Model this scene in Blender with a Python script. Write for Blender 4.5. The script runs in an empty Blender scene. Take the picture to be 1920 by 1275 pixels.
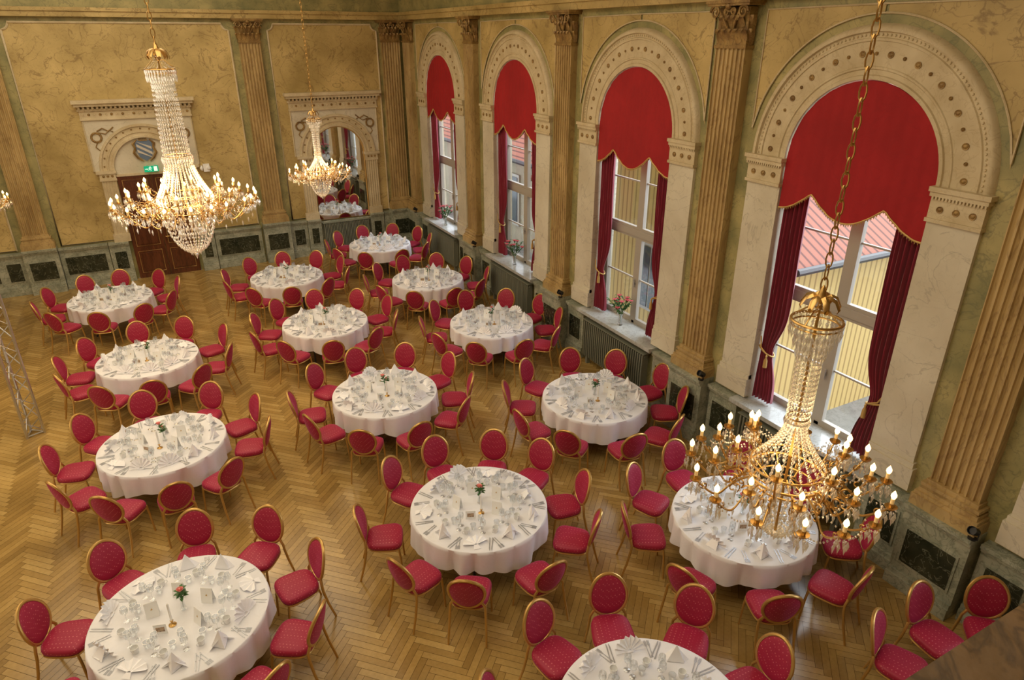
import bpy, bmesh, math, random
from mathutils import Vector, Matrix
random.seed(7)
COL=bpy.context.scene.collection
pi=math.pi; cos=math.cos; sin=math.sin; rad=math.radians
CAMH=6.1; XW=7.35; YW=20.55; ZC=8.8
# ---------------------------------------------------------------- materials
def newmat(name):
    m=bpy.data.materials.new(name); m.use_nodes=True
    return m,m.node_tree,m.node_tree.nodes['Principled BSDF']
def mat(name,col,rough=.5,metal=0.,emis=None,es=0.,alpha=1.,sheen=0.,coat=0.):
    m,t,b=newmat(name)
    b.inputs['Base Color'].default_value=(*col,1); b.inputs['Roughness'].default_value=rough
    b.inputs['Metallic'].default_value=metal; b.inputs['Alpha'].default_value=alpha
    b.inputs['Sheen Weight'].default_value=sheen; b.inputs['Coat Weight'].default_value=coat
    if emis: b.inputs['Emission Color'].default_value=(*emis,1); b.inputs['Emission Strength'].default_value=es
    return m
def ramp(t,stops,interp='LINEAR'):
    r=t.nodes.new('ShaderNodeValToRGB'); cr=r.color_ramp; cr.interpolation=interp
    while len(cr.elements)<len(stops): cr.elements.new(.5)
    for e,(p,c) in zip(cr.elements,stops):
        e.position=p; e.color=(*c,1) if len(c)==3 else c
    return r
def marble(name,c1,c2,vein,scale=1.5,vs=2.5,vw=.03,vamt=.8,rough=.35,bump=0.,metal=0.,stretch=(1,1,1),v2=None):
    m,t,b=newmat(name); N=t.nodes; L=t.links
    tc=N.new('ShaderNodeTexCoord'); mp=N.new('ShaderNodeMapping'); mp.inputs['Scale'].default_value=stretch
    L.new(tc.outputs['Object'],mp.inputs['Vector'])
    n=N.new('ShaderNodeTexNoise'); n.inputs['Scale'].default_value=scale; n.inputs['Detail'].default_value=6
    L.new(mp.outputs[0],n.inputs['Vector'])
    r=ramp(t,[(.32,c1),(.68,c2)]); L.new(n.outputs['Fac'],r.inputs[0])
    last=r.outputs[0]
    for (s_,w_,a_) in [(vs,vw,vamt)]+([v2] if v2 else []):
        v=N.new('ShaderNodeTexNoise'); v.inputs['Scale'].default_value=s_; v.inputs['Detail'].default_value=7; v.inputs['Distortion'].default_value=1.4
        L.new(mp.outputs[0],v.inputs['Vector'])
        vr=ramp(t,[(.5-w_,(0,0,0)),(.5,(a_,)*3),(.5+w_,(0,0,0))]); L.new(v.outputs['Fac'],vr.inputs[0])
        mx=N.new('ShaderNodeMix'); mx.data_type='RGBA'
        L.new(vr.outputs[0],mx.inputs[0]); L.new(last,mx.inputs[6]); mx.inputs[7].default_value=(*vein,1); last=mx.outputs[2]
    L.new(last,b.inputs['Base Color']); b.inputs['Roughness'].default_value=rough; b.inputs['Metallic'].default_value=metal
    if bump:
        bp=N.new('ShaderNodeBump'); bp.inputs['Strength'].default_value=bump; bp.inputs['Distance'].default_value=.02
        L.new(n.outputs['Fac'],bp.inputs['Height']); L.new(bp.outputs[0],b.inputs['Normal'])
    return m
M={}
M['gold_wall']=marble('gold_veined_marble',(.38,.275,.095),(.66,.50,.21),(.20,.12,.04),1.1,1.7,.014,.65,.4,v2=(4.5,.014,.4))
M['green_wall']=marble('olive_green_marble',(.22,.215,.09),(.47,.40,.17),(.15,.15,.07),2.0,2.2,.022,.55,.4,v2=(6,.018,.4))
M['white_marble']=marble('white_marble',(.58,.52,.39),(.74,.69,.55),(.38,.34,.26),1.2,1.5,.012,.55,.3,v2=(4,.012,.25))
M['cream']=marble('cream_stucco',(.56,.455,.27),(.70,.60,.40),(.42,.31,.16),3,5,.025,.4,.5)
M['bronze']=marble('aged_gilding',(.21,.12,.04),(.44,.29,.10),(.13,.07,.025),6,9,.04,.6,.42,.2,.25)
M['pilaster']=marble('gilded_brown_wood',(.36,.24,.09),(.60,.44,.20),(.22,.125,.05),2.5,5,.04,.45,.4,0,.1,(1,1,.3))
M['dado']=marble('pale_green_marble',(.27,.29,.22),(.48,.49,.39),(.15,.18,.13),5,7,.05,.7,.3)
M['dark_marble']=marble('dark_green_marble',(.016,.022,.014),(.045,.05,.03),(.26,.27,.20),4,5,.016,.65,.2)
M['sill']=marble('grey_sill_marble',(.42,.44,.43),(.54,.56,.55),(.25,.25,.2),3,6,.04,.5,.2)
M['ceiling']=marble('cream_plaster',(.62,.50,.30),(.70,.58,.36),(.5,.4,.2),2,3,.03,.3,.7)
M['rail']=marble('brown_stone',(.085,.048,.016),(.17,.095,.036),(.04,.022,.008),9,14,.06,.7,.55,.4)
M['doorwood']=marble('dark_red_wood',(.085,.025,.010),(.16,.05,.020),(.03,.01,.006),2,4,.05,.6,.3,0,0,(4,4,.5))
M['gold']=mat('brass_metal',(.58,.36,.12),.30,.85)
M['chairgold']=mat('gold_painted_metal',(.58,.36,.11),.33,.65)
M['gilt']=mat('gilt_trim',(.58,.37,.12),.45,.4)
M['radiator']=mat('grey_green_enamel',(.22,.23,.18),.4)
M['winframe']=mat('greige_window_paint',(.42,.385,.33),.4)
M['blind']=marble('red_blind_fabric',(.33,.006,.010),(.41,.009,.014),(.28,.005,.009),1.5,3,.03,.3,.8)
M['curtain']=mat('crimson_velvet',(.25,.008,.030),.75,sheen=.35)
M['cloth']=marble('white_linen',(.80,.80,.83),(.86,.86,.89),(.77,.77,.79),2,4,.03,.3,.8)
M['napkin']=mat('white_napkin_linen',(.95,.95,.98),.8)
M['steel']=mat('polished_steel',(.52,.53,.56),.40,.5)
M['dark_steel']=mat('dark_steel',(.06,.06,.06),.4,.6)
M['porcelain']=mat('white_porcelain',(.88,.88,.87),.15)
M['card']=mat('white_card',(.94,.94,.92),.6)
M['photo']=marble('printed_photo',(.10,.04,.02),(.55,.35,.2),(.8,.7,.5),40,60,.05,.6,.4)
M['wax']=mat('white_wax',(.90,.88,.84),.4)
M['candle']=mat('ivory_sleeve',(.80,.60,.30),.5,emis=(1,.6,.2),es=.2)
M['green']=mat('leaf_green',(.05,.15,.035),.5)
M['stem']=mat('stem_green',(.07,.18,.05),.5)
M['rose']=mat('pink_rose_petals',(.88,.36,.32),.6)
M['lily']=mat('red_lily_petals',(.66,.12,.16),.5)
M['mirror']=mat('silvered_glass',(.86,.87,.84),.02,1.)
M['alu']=mat('aluminium_tube',(.62,.62,.62),.3,.9)
M['exitgreen']=mat('exit_green',(.0,.32,.14),.4,emis=(.0,.5,.25),es=.5)
M['exitwhite']=mat('exit_white',(.8,.9,.85),.4,emis=(.7,1,.85),es=.7)
M['black']=mat('black_plastic',(.012,.012,.014),.4)
M['blue']=mat('faded_heraldic_blue',(.14,.20,.30),.5)
M['crestwhite']=mat('faded_heraldic_white',(.64,.60,.52),.5)
M['bulb']=mat('glowing_bulb',(1,.8,.5),.4,emis=(1,.66,.30),es=3.6)
M['bulb'].cycles.emission_sampling='NONE'
def glassmat(name,tint,amt,emis=0.,ec=(1,.8,.5),rough=.03,top=.6):
    m=bpy.data.materials.new(name); m.use_nodes=True; t=m.node_tree; N=t.nodes; L=t.links
    for n in list(N):
        if n.type!='OUTPUT_MATERIAL': N.remove(n)
    out=[n for n in N][0]
    tr=N.new('ShaderNodeBsdfTransparent'); tr.inputs[0].default_value=(*tint,1)
    gl=N.new('ShaderNodeBsdfGlossy'); gl.inputs['Roughness'].default_value=rough; gl.inputs[0].default_value=(1,.99,.97,1)
    fr=N.new('ShaderNodeLayerWeight'); fr.inputs[0].default_value=.35
    mp=N.new('ShaderNodeMapRange'); mp.inputs[3].default_value=amt; mp.inputs[4].default_value=min(1,amt+top)
    L.new(fr.outputs['Facing'],mp.inputs[0])
    mx=N.new('ShaderNodeMixShader'); L.new(mp.outputs[0],mx.inputs[0]); L.new(tr.outputs[0],mx.inputs[1]); L.new(gl.outputs[0],mx.inputs[2])
    last=mx
    if emis:
        em=N.new('ShaderNodeEmission'); em.inputs[0].default_value=(*ec,1); em.inputs[1].default_value=emis
        ad=N.new('ShaderNodeAddShader'); L.new(mx.outputs[0],ad.inputs[0]); L.new(em.outputs[0],ad.inputs[1]); last=ad
        m.cycles.emission_sampling='NONE'
    L.new(last.outputs[0],out.inputs[0]); return m
M['glass']=glassmat('clear_glass',(.92,.94,.96),.20,top=.5)
M['pane']=glassmat('window_glass',(.96,.97,.97),.03,top=.25)
M['crystal']=glassmat('cut_crystal',(.84,.82,.78),.34,.05,(1,.80,.52),.12)  # faint warm emission added to imitate lamplight glowing in the crystals
def fabric():
    m,t,b=newmat('crimson_dotted_upholstery'); N=t.nodes; L=t.links
    tc=N.new('ShaderNodeTexCoord')
    v=N.new('ShaderNodeTexVoronoi'); v.inputs['Scale'].default_value=40; v.inputs['Randomness'].default_value=0.
    mp=N.new('ShaderNodeMapping'); mp.inputs['Rotation'].default_value=(.0,0.785,0.785)
    L.new(tc.outputs['Object'],mp.inputs[0]); L.new(mp.outputs[0],v.inputs['Vector'])
    r=ramp(t,[(.16,(.60,.15,.17)),(.26,(.35,.008,.042))]); L.new(v.outputs['Distance'],r.inputs[0])
    L.new(r.outputs[0],b.inputs['Base Color']); b.inputs['Roughness'].default_value=.55
    b.inputs['Sheen Weight'].default_value=.3; b.inputs['Sheen Tint'].default_value=(1,.25,.7,1); b.inputs['Sheen Roughness'].default_value=.4
    return m
M['fabric']=fabric()
def floormat():
    m,t,b=newmat('herringbone_oak_parquet'); N=t.nodes; L=t.links
    a=N.new('ShaderNodeAttribute'); a.attribute_name='tone'
    tc=N.new('ShaderNodeTexCoord'); n=N.new('ShaderNodeTexNoise'); n.inputs['Scale'].default_value=.8; n.inputs['Detail'].default_value=5
    L.new(tc.outputs['Object'],n.inputs['Vector'])
    n2=N.new('ShaderNodeTexNoise'); n2.inputs['Scale'].default_value=25; n2.inputs['Detail'].default_value=4
    L.new(tc.outputs['Object'],n2.inputs['Vector'])
    r=ramp(t,[(0,(.12,.065,.02)),(.12,(.31,.19,.055)),(.55,(.45,.29,.09)),(1,(.58,.40,.145))]); L.new(a.outputs['Fac'],r.inputs[0])
    r2=ramp(t,[(.35,(.70,.68,.63)),(.65,(1.06,1.05,1.02))]); L.new(n.outputs['Fac'],r2.inputs[0])
    r3=ramp(t,[(.3,(.9,.9,.9)),(.7,(1.04,1.04,1.04))]); L.new(n2.outputs['Fac'],r3.inputs[0])
    mx=N.new('ShaderNodeMix'); mx.data_type='RGBA'; mx.blend_type='MULTIPLY'; mx.inputs[0].default_value=1
    L.new(r.outputs[0],mx.inputs[6]); L.new(r2.outputs[0],mx.inputs[7])
    m2=N.new('ShaderNodeMix'); m2.data_type='RGBA'; m2.blend_type='MULTIPLY'; m2.inputs[0].default_value=1
    L.new(mx.outputs[2],m2.inputs[6]); L.new(r3.outputs[0],m2.inputs[7])
    L.new(m2.outputs[2],b.inputs['Base Color'])
    rr=N.new('ShaderNodeMapRange'); rr.inputs[3].default_value=.12; rr.inputs[4].default_value=.30; L.new(n2.outputs['Fac'],rr.inputs[0])
    L.new(rr.outputs[0],b.inputs['Roughness']); b.inputs['Specular IOR Level'].default_value=.65
    return m
M['floor']=floormat()
def stripes(name,c1,c2,scale,axis='X',rough=.7,bump=.3):
    m,t,b=newmat(name); N=t.nodes; L=t.links
    tc=N.new('ShaderNodeTexCoord'); w=N.new('ShaderNodeTexWave'); w.bands_direction=axis; w.inputs['Scale'].default_value=scale
    L.new(tc.outputs['Object'],w.inputs['Vector']); r=ramp(t,[(.05,c1),(.3,c2)]); L.new(w.outputs['Fac'],r.inputs[0])
    L.new(r.outputs[0],b.inputs['Base Color']); b.inputs['Roughness'].default_value=rough
    bp=N.new('ShaderNodeBump'); bp.inputs['Strength'].default_value=bump; L.new(w.outputs['Fac'],bp.inputs['Height']); L.new(bp.outputs[0],b.inputs['Normal'])
    return m
M['boards_x']=stripes('yellow_boards_x',(.34,.22,.07),(.60,.42,.15),2.0,'X')
M['boards_y']=stripes('yellow_boards_y',(.34,.22,.07),(.60,.42,.15),2.0,'Y')
M['tiles']=stripes('red_roof_tiles',(.12,.035,.02),(.36,.12,.07),1.6,'X')
M['stucco']=marble('pale_facade',(.32,.28,.20),(.42,.36,.25),(.22,.2,.17),2,3,.03,.3,.8)
M['extglass']=mat('dark_window_glass',(.06,.08,.09),.1)
M['paving']=marble('courtyard_paving',(.22,.22,.20),(.30,.29,.27),(.14,.14,.13),3,5,.04,.5,.8)
# ---------------------------------------------------------------- mesh builder
class MB:
    def __init__(s): s.v=[];s.f=[];s.m=[]
    def add(s,V,F,mi=0):
        o=len(s.v); s.v+= [Vector(p) for p in V]; s.f+=[tuple(i+o for i in f) for f in F]; s.m+=[mi]*len(F)
    def box(s,x0,x1,y0,y1,z0,z1,mi=0):
        s.add([(x0,y0,z0),(x1,y0,z0),(x1,y1,z0),(x0,y1,z0),(x0,y0,z1),(x1,y0,z1),(x1,y1,z1),(x0,y1,z1)],
              [(0,3,2,1),(4,5,6,7),(0,1,5,4),(1,2,6,5),(2,3,7,6),(3,0,4,7)],mi)
    def grid(s,rows,mi=0,closed=False):
        n=len(rows[0]); V=[p for r in rows for p in r]; F=[]
        for i in range(len(rows)-1):
            for j in range(n if closed else n-1):
                k=(j+1)%n; F.append((i*n+j,i*n+k,(i+1)*n+k,(i+1)*n+j))
        s.add(V,F,mi)
    def tube(s,path,r,n=8,mi=0,closed=False,caps=True):
        P=[Vector(p) for p in path]; N=len(P); R=r if isinstance(r,(list,tuple)) else [r]*N
        rows=[]; up=None
        for i in range(N):
            if closed: d=P[(i+1)%N]-P[i-1]
            else: d=P[min(i+1,N-1)]-P[max(i-1,0)]
            d.normalize()
            if up is None: up=Vector((0,0,1)) if abs(d.z)<.9 else Vector((1,0,0))
            a=d.cross(up)
            if a.length<1e-5: a=d.cross(Vector((.3,1,.2)))
            a.normalize(); b=a.cross(d); up=b
            rows.append([P[i]+a*cos(2*pi*k/n)*R[i]+b*sin(2*pi*k/n)*R[i] for k in range(n)])
        if closed: rows.append(rows[0])
        s.grid(rows,mi,True)
        if caps and not closed:
            s.add(rows[0],[tuple(range(n))],mi); s.add(rows[-1],[tuple(range(n))[::-1]],mi)
    def lathe(s,prof,n=16,mi=0,c=(0,0,0),a0=0,a1=2*pi):
        full=abs(a1-a0-2*pi)<1e-6; m=n if full else n+1
        rows=[[(c[0]+r*cos(a0+(a1-a0)*k/n),c[1]+r*sin(a0+(a1-a0)*k/n),c[2]+z) for k in range(m)] for r,z in prof]
        s.grid(rows,mi,full)
    def sph(s,c,r,n=8,m=6,mi=0):
        if not isinstance(r,(tuple,list)): r=(r,r,r)
        rows=[[(c[0]+r[0]*sin(pi*i/m)*cos(2*pi*k/n),c[1]+r[1]*sin(pi*i/m)*sin(2*pi*k/n),c[2]+r[2]*cos(pi*i/m)) for k in range(n)] for i in range(m+1)]
        s.grid(rows,mi,True)
    def prism(s,poly,vec,mi=0):
        n=len(poly); P=[Vector(p) for p in poly]; v=Vector(vec)
        s.add(P+[p+v for p in P],[tuple(range(n))[::-1],tuple(range(n,2*n))]+[(i,(i+1)%n,(i+1)%n+n,i+n) for i in range(n)],mi)
    def octa(s,c,r,h,mi=0):
        x,y,z=c; s.add([(x,y,z+h*.4),(x+r,y,z),(x,y+r,z),(x-r,y,z),(x,y-r,z),(x,y,z-h*.6)],
            [(0,1,2),(0,2,3),(0,3,4),(0,4,1),(5,2,1),(5,3,2),(5,4,3),(5,1,4)],mi)
    def merge(s,o,fn=None):
        k=len(s.v); s.v+=[Vector(fn(p)) if fn else p.copy() for p in o.v]; s.f+=[tuple(i+k for i in f) for f in o.f]; s.m+=o.m
    def mesh(s,name,mats,smooth=True,fn=None,ang=40):
        me=bpy.data.meshes.new(name)
        me.from_pydata([tuple(fn(p)) if fn else tuple(p) for p in s.v],[],s.f)
        for k in mats: me.materials.append(M[k])
        me.polygons.foreach_set('material_index',s.m)
        bm=bmesh.new(); bm.from_mesh(me)
        bmesh.ops.remove_doubles(bm,verts=bm.verts,dist=1e-5)
        bmesh.ops.recalc_face_normals(bm,faces=bm.faces); bm.to_mesh(me); bm.free()
        if smooth:
            me.polygons.foreach_set('use_smooth',[True]*len(me.polygons)); me.set_sharp_from_angle(angle=rad(ang))
        me.update(); return me
def ob(name,me,parent=None,loc=(0,0,0),rz=0,label=None,cat=None,group=None,kind=None,scale=None,rot=None):
    o=bpy.data.objects.new(name,me); COL.objects.link(o); o.location=loc
    o.rotation_euler=rot if rot else (0,0,rz)
    if scale: o.scale=(scale,)*3
    if parent: o.parent=parent
    if label: o['label']=label
    if cat: o['category']=cat
    if group: o['group']=group
    if kind: o['kind']=kind
    return o
def thing(name,parts,loc,rz=0,label=None,cat=None,group=None,scale=None):
    r=ob(name,None,None,loc,rz,label,cat,group,None,scale); r.empty_display_size=.1
    for p in parts:
        c=ob(p[0],p[1],r,p[2] if len(p)>2 else (0,0,0),p[3] if len(p)>3 else 0)
        if len(p)>4:
            for k,v in p[4].items(): c[k]=v
    return r
def struct(name,mb,mats,fn=None,label=None,smooth=True):
    return ob(name,mb.mesh(name,mats,smooth,fn),kind='structure',label=label)
right=lambda p:(XW-p[1],p[0],p[2])
def rightat(y): return lambda p:(XW-p[1],y+p[0],p[2])
def farat(x): return lambda p:(x+p[0],YW-p[1],p[2])
# ---------------------------------------------------------------- floor
def build_floor():
    w=.078;n=6;Lp=w*n; bm=bmesh.new(); cl=bm.loops.layers.float_color.new('tone')
    c45=math.sqrt(.5)
    def quad(x0,x1,y0,y1,t,z=0,rot=True):
        P=[(x0,y0),(x1,y0),(x1,y1),(x0,y1)]
        if rot: P=[((x-y)*c45,(x+y)*c45+8) for x,y in P]
        f=bm.faces.new([bm.verts.new((x,y,z)) for x,y in P])
        for l in f.loops: l[cl]=(t,t,t,1)
    g=.0018; K=int(22/w)
    rr=random.Random(3)
    for j in range(-18,19):
        for k in range(-K,K):
            ox=k*w+j*Lp; oy=k*w-j*Lp
            cx=(ox-oy)*c45; cy=(ox+oy)*c45+8
            if cx<-8.2 or cx>8.2 or cy<-5.4 or cy>21.5: continue
            quad(ox+g,ox+Lp-g,oy+g,oy+w-g,rr.uniform(.18,.66))
            quad(ox+g,ox+w-g,oy+w+g,oy+w+Lp-g,rr.uniform(.38,.95))
    quad(-7.2,XW+.0,-4.,YW,0,-.004,False)
    for co,no in (((-7.2,0,0),(-1,0,0)),((XW,0,0),(1,0,0)),((0,-4,0),(0,-1,0)),((0,YW,0),(0,1,0))):
        bmesh.ops.bisect_plane(bm,geom=bm.verts[:]+bm.edges[:]+bm.faces[:],plane_co=co,plane_no=no,clear_outer=True)
    me=bpy.data.meshes.new('floor'); bm.to_mesh(me); bm.free(); me.materials.append(M['floor'])
    ob('floor',me,kind='structure',label='golden oak herringbone parquet floor')
build_floor()
# ---------------------------------------------------------------- shell
WY=[1.0,5.2,9.4,13.6,17.8]; PY=[-1.1,3.1,7.3,11.5,15.7,19.95]
ZS=4.67; RO=1.0; SILL=1.12; DEP=.45
b=MB()
edges=[-4.0,-1.1,3.1,7.3,11.5,15.7,YW]
b.add([(-4,0,0),(-1.1,0,0),(-1.1,0,ZC),(-4,0,ZC)],[(0,1,2,3)],0)
for i,y in enumerate(WY):
    y0=edges[i+1]; y1=edges[i+2]
    def q(a,c,z0,z1,mi=0): b.add([(a,0,z0),(c,0,z0),(c,0,z1),(a,0,z1)],[(0,1,2,3)],mi)
    q(y0,y1,0,SILL); q(y0,y-RO,SILL,ZC); q(y+RO,y1,SILL,ZC)
    A=[(y-RO*cos(pi*k/32),ZS+RO*sin(pi*k/32)) for k in range(33)]
    for k in range(32):
        (a,za),(c,zc)=A[k],A[k+1]
        b.add([(a,0,za),(c,0,zc),(c,0,ZC),(a,0,ZC)],[(0,1,2,3)],0)
    path=[(y-RO,SILL),(y-RO,ZS)]+A[1:-1]+[(y+RO,ZS),(y+RO,SILL)]
    b.grid([[(a,0,z) for a,z in path],[(a,-DEP,z) for a,z in path]],1)
    b.add([(y-RO,0,SILL),(y+RO,0,SILL),(y+RO,-DEP,SILL),(y-RO,-DEP,SILL)],[(0,1,2,3)],1)
struct('wall_right',b,['green_wall','white_marble'],right,'olive marble wall pierced by tall arched windows',False)
b=MB(); b.box(-7.4,XW+.4,YW,YW+.2,0,ZC); struct('wall_far',b,['green_wall'],None,'olive and gold veined marble wall',False)
b=MB(); b.box(-7.4,-7.2,-4,YW,0,ZC); struct('wall_left',b,['gold_wall'],None,'gold marble wall',False)
b=MB(); b.box(-7.4,XW+.4,-4.2,-4,0,ZC); struct('wall_back',b,['gold_wall'],None,'gold marble wall',False)
b=MB(); b.box(-7.4,XW+.5,-4.2,YW+.2,ZC,ZC+.2); struct('ceiling',b,['ceiling'],None,'cream plaster ceiling',False)
# ---------------------------------------------------------------- pilaster
def fluted(b,s0,s1,z0,z1,o,n,depth,mi=0):
    pts=[(s0,0),(s0,o)]; w=(s1-s0)/n; fl=w*.36
    for i in range(n):
        c=s0+w*(i+.5)
        for k in range(5):
            a=pi*k/4; pts.append((c-fl*cos(a),o-depth*sin(a)))
    pts+= [(s1,o),(s1,0)]
    b.grid([[(s,oo,z0) for s,oo in pts],[(s,oo,z1) for s,oo in pts]],mi)
def leaf(b,s,o,z,h,w,out,ang=0,mi=0):
    prof=[(0,0,.6),(.12,.3,.95),(.28,.6,1.),(.6,.9,.85),(.9,1.,.6),(1.,.86,.35),(.88,.74,.12)]
    rows=[]
    for a,c,ww in prof:
        oo=a*out; hw=w*ww/2
        rows.append([(s+cos(ang)*t*hw+sin(ang)*(oo-abs(t)*.018),o+cos(ang)*(oo-abs(t)*.018)-sin(ang)*t*hw,z+c*h) for t in (-1,-.5,0,.5,1)])
    b.grid(rows,mi)
def spiral(b,s,o,z,r,side,mi=0):
    pts=[(s+side*r*(1-k/22)*cos(k*.62),o,z+r*(1-k/22)*sin(k*.62)) for k in range(18)]
    b.tube(pts,[.02*(1-k/30) for k in range(18)],6,mi)
def pilaster(w=.54,z0=1.16,o=.14):
    b=MB(); h=w/2
    b.box(-h-.10,h+.10,0,o+.12,z0,z0+.14,0)
    for k,(e,zz,hh) in enumerate([(.085,.14,.04),(.06,.18,.05),(.035,.23,.03),(.055,.26,.04),(.02,.30,.05)]):
        b.box(-h-e,h+e,0,o+e+.01,z0+zz,z0+zz+hh,0)
    fluted(b,-h,h,z0+.35,5.98,o,7,.034,0)
    b.box(-h-.02,h+.02,0,o+.02,5.96,6.0,1); b.box(-h,h,0,o,6.0,6.46,1)
    for i in range(5): leaf(b,-h+.06+i*(w-.12)/4,o,6.0,.2,.14,.09,0,1)
    for i in range(4): leaf(b,-h+.12+i*(w-.24)/3,o,6.12,.24,.14,.11,0,1)
    for sd in (-1,1):
        leaf(b,sd*h,o*.6,6.0,.2,.12,.08,sd*.9,1); leaf(b,sd*h,o*.6,6.14,.22,.12,.1,sd*.9,1)
        spiral(b,sd*(h-.02),o+.10,6.40,.085,sd,1); spiral(b,sd*.06,o+.08,6.40,.05,-sd,1)
        b.tube([(sd*.03,o+.02,6.15),(sd*.1,o+.06,6.3),(sd*(h-.06),o+.1,6.46)],.016,6,1)
    b.sph((0,o+.12,6.47),(.05,.03,.045),8,6,1)
    b.box(-h-.10,h+.10,0,o+.13,6.47,6.50,1); b.box(-h-.12,h+.12,0,o+.15,6.50,6.54,1)
    return b
tn=[0]
def tname():
    tn[0]+=1; return 'trim_%d'%tn[0]
PB=pilaster()
def addpil(fn): struct(tname(),PB,['pilaster','bronze'],fn,'fluted gilded brown pilaster with Corinthian capital')
for y in PY: addpil(rightat(y))
for x in (-2.81,3.05,6.93): addpil(farat(x))
# entablature
def entab(L0,L1,fn):
    b=MB(); b.box(L0,L1,0,.16,6.54,6.66,0); b.box(L0,L1,0,.2,6.66,6.74,0); b.box(L0,L1,0,.12,6.74,7.3,1)
    b.box(L0,L1,0,.3,7.3,7.42,2); b.box(L0,L1,0,.42,7.42,7.55,2)
    k=L0+.1
    while k<L1: b.box(k,k+.09,0,.27,7.2,7.3,2); k+=.18
    struct(tname(),b,['gold_wall','green_wall','bronze'],fn,'marble entablature with gilded dentil cornice',False)
entab(-4,YW,right); entab(-7.2,XW,farat(0))
# ---------------------------------------------------------------- window trims
def ring(b,prof,c,z,n=40,mi=0,a0=0,a1=pi):
    rows=[[(c-r*cos(a0+(a1-a0)*k/n),o,z+r*sin(a0+(a1-a0)*k/n)) for r,o in prof] for k in range(n+1)]
    b.grid(rows,mi)
def disc(b,s,o,z,r,h=.02,mi=1,n=12):
    rows=[[(s+q*cos(2*pi*k/n),oo,z+q*sin(2*pi*k/n)) for k in range(n)] for q,oo in ((r,o),(r,o+h),(r*.7,o+h*.6),(r*.45,o+h*1.3),(0.001,o+h*1.6))]
    b.grid(rows,mi,True)
def windowtrim():
    b=MB()
    ring(b,[(RO,-.02),(RO,.05),(1.04,.05),(1.05,.03),(1.10,.03),(1.11,.045),(1.13,.045),(1.14,.035),(1.39,.035),(1.395,.05),(1.42,.05),(1.43,.035),(1.48,.035),(1.49,.07),(1.52,.07),(1.55,.05),(1.57,0)],0,ZS)
    for k in range(23):
        a=pi*(k+.5)/23; r_=.036 if k%2==0 else .020; disc(b,-1.265*cos(a),.035,ZS+1.265*sin(a),r_,.010,1)
    for k in range(90):
        a=pi*(k+.5)/90; b.sph((-1.455*cos(a),.038,ZS+1.455*sin(a)),.014,6,4,0)
    for sd in (-1,1):
        def bx(a,c,o,z0,z1,mi): b.box(min(sd*a,sd*c),max(sd*a,sd*c),0,o,z0,z1,mi)
        bx(RO-.02,1.61,.12,4.62,4.67,0); bx(RO-.01,1.59,.10,4.57,4.62,0); bx(RO,1.57,.07,4.34,4.57,0); bx(RO-.01,1.58,.09,4.30,4.34,0)
        for k in range(16): b.box(min(sd*(RO+.02+k*.036),sd*(RO+.038+k*.036)),max(sd*(RO+.02+k*.036),sd*(RO+.038+k*.036)),.07,.10,4.54,4.57,0)
        for k in range(3): disc(b,sd*(1.12+k*.17),.07,4.44,.036,.010,1)
        bx(RO+.0,1.56,.05,1.45,4.30,2); bx(RO+.0,1.60,.09,1.16,1.45,2); bx(RO+.0,1.58,.07,1.45,1.52,2)
    R=1.66; n=30
    for sd in (-1,1):
        rows=[[],[]]
        for k in range(n+1):
            s=.02+(1.64-.02)*k/n
            rows[0].append((sd*s,.012,ZS+math.sqrt(max(R*R-s*s,0)))); rows[1].append((sd*s,.012,6.42))
        b.grid(rows,3)
        b.tube([(sd*s_,.02,ZS+math.sqrt(max((R+.01)**2-s_*s_,0))) for s_ in [1.64*k/24 for k in range(25)]]+[(sd*1.64,.02,6.42),(0,.02,6.43)],.011,5,0)
    return b
WB=windowtrim()
for y in WY: struct(tname(),WB,['cream','bronze','white_marble','gold_wall'],rightat(y),'cream stucco archivolt with rosettes on white marble piers')
# windows
def windowframe():
    b=MB(); o0,o1=-.36,-.29
    def bx(a,c,z0,z1,e=0): b.box(a,c,o0-e,o1+e,z0,z1,0)
    bx(-RO,-RO+.05,SILL,ZS,.02); bx(RO-.05,RO,SILL,ZS,.02); bx(-RO,RO,SILL,SILL+.06,.02)
    bx(-.035,.035,SILL,ZS+.9,.02); bx(-RO,RO,2.80,2.92,.04); bx(-RO,RO,ZS-.06,ZS+.03,.01)
    ring(b,[(RO,o0),(RO,o1),(RO-.05,o1),(RO-.05,o0)],0,ZS,24)
    for x0,x1 in ((-.95,-.035),(.035,.95)):
        for z0,z1 in ((SILL+.06,2.80),(2.92,ZS-.06)):
            t=.048; b.box(x0,x0+t,-.34,-.27,z0,z1); b.box(x1-t,x1,-.34,-.27,z0,z1); b.box(x0+t,x1-t,-.34,-.27,z0,z0+t); b.box(x0+t,x1-t,-.34,-.27,z1-t,z1)
            zm=z0+(z1-z0)*.5; b.box(x0+t,x1-t,-.335,-.30,zm-.012,zm+.012)
    b.box(-.012,.012,-.25,-.22,1.85,2.0); b.box(-.012,.012,-.29,-.24,1.9,1.94)
    return b
FB=windowframe()
g=MB(); g.add([(-RO,-.32,SILL),(RO,-.32,SILL),(RO,-.32,ZS)]+[(RO*cos(pi*k/20),-.32,ZS+RO*sin(pi*k/20)) for k in range(1,20)]+[(-RO,-.32,ZS)],[tuple(range(22))])
for i,y in enumerate(WY):
    w=struct('window_%d'%(i+1),FB,['winframe'],rightat(y),'tall arched window with pale painted casement frame',False)
    ob('window_pane',g.mesh('window_pane',['pane'],False,rightat(y)),w)
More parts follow.
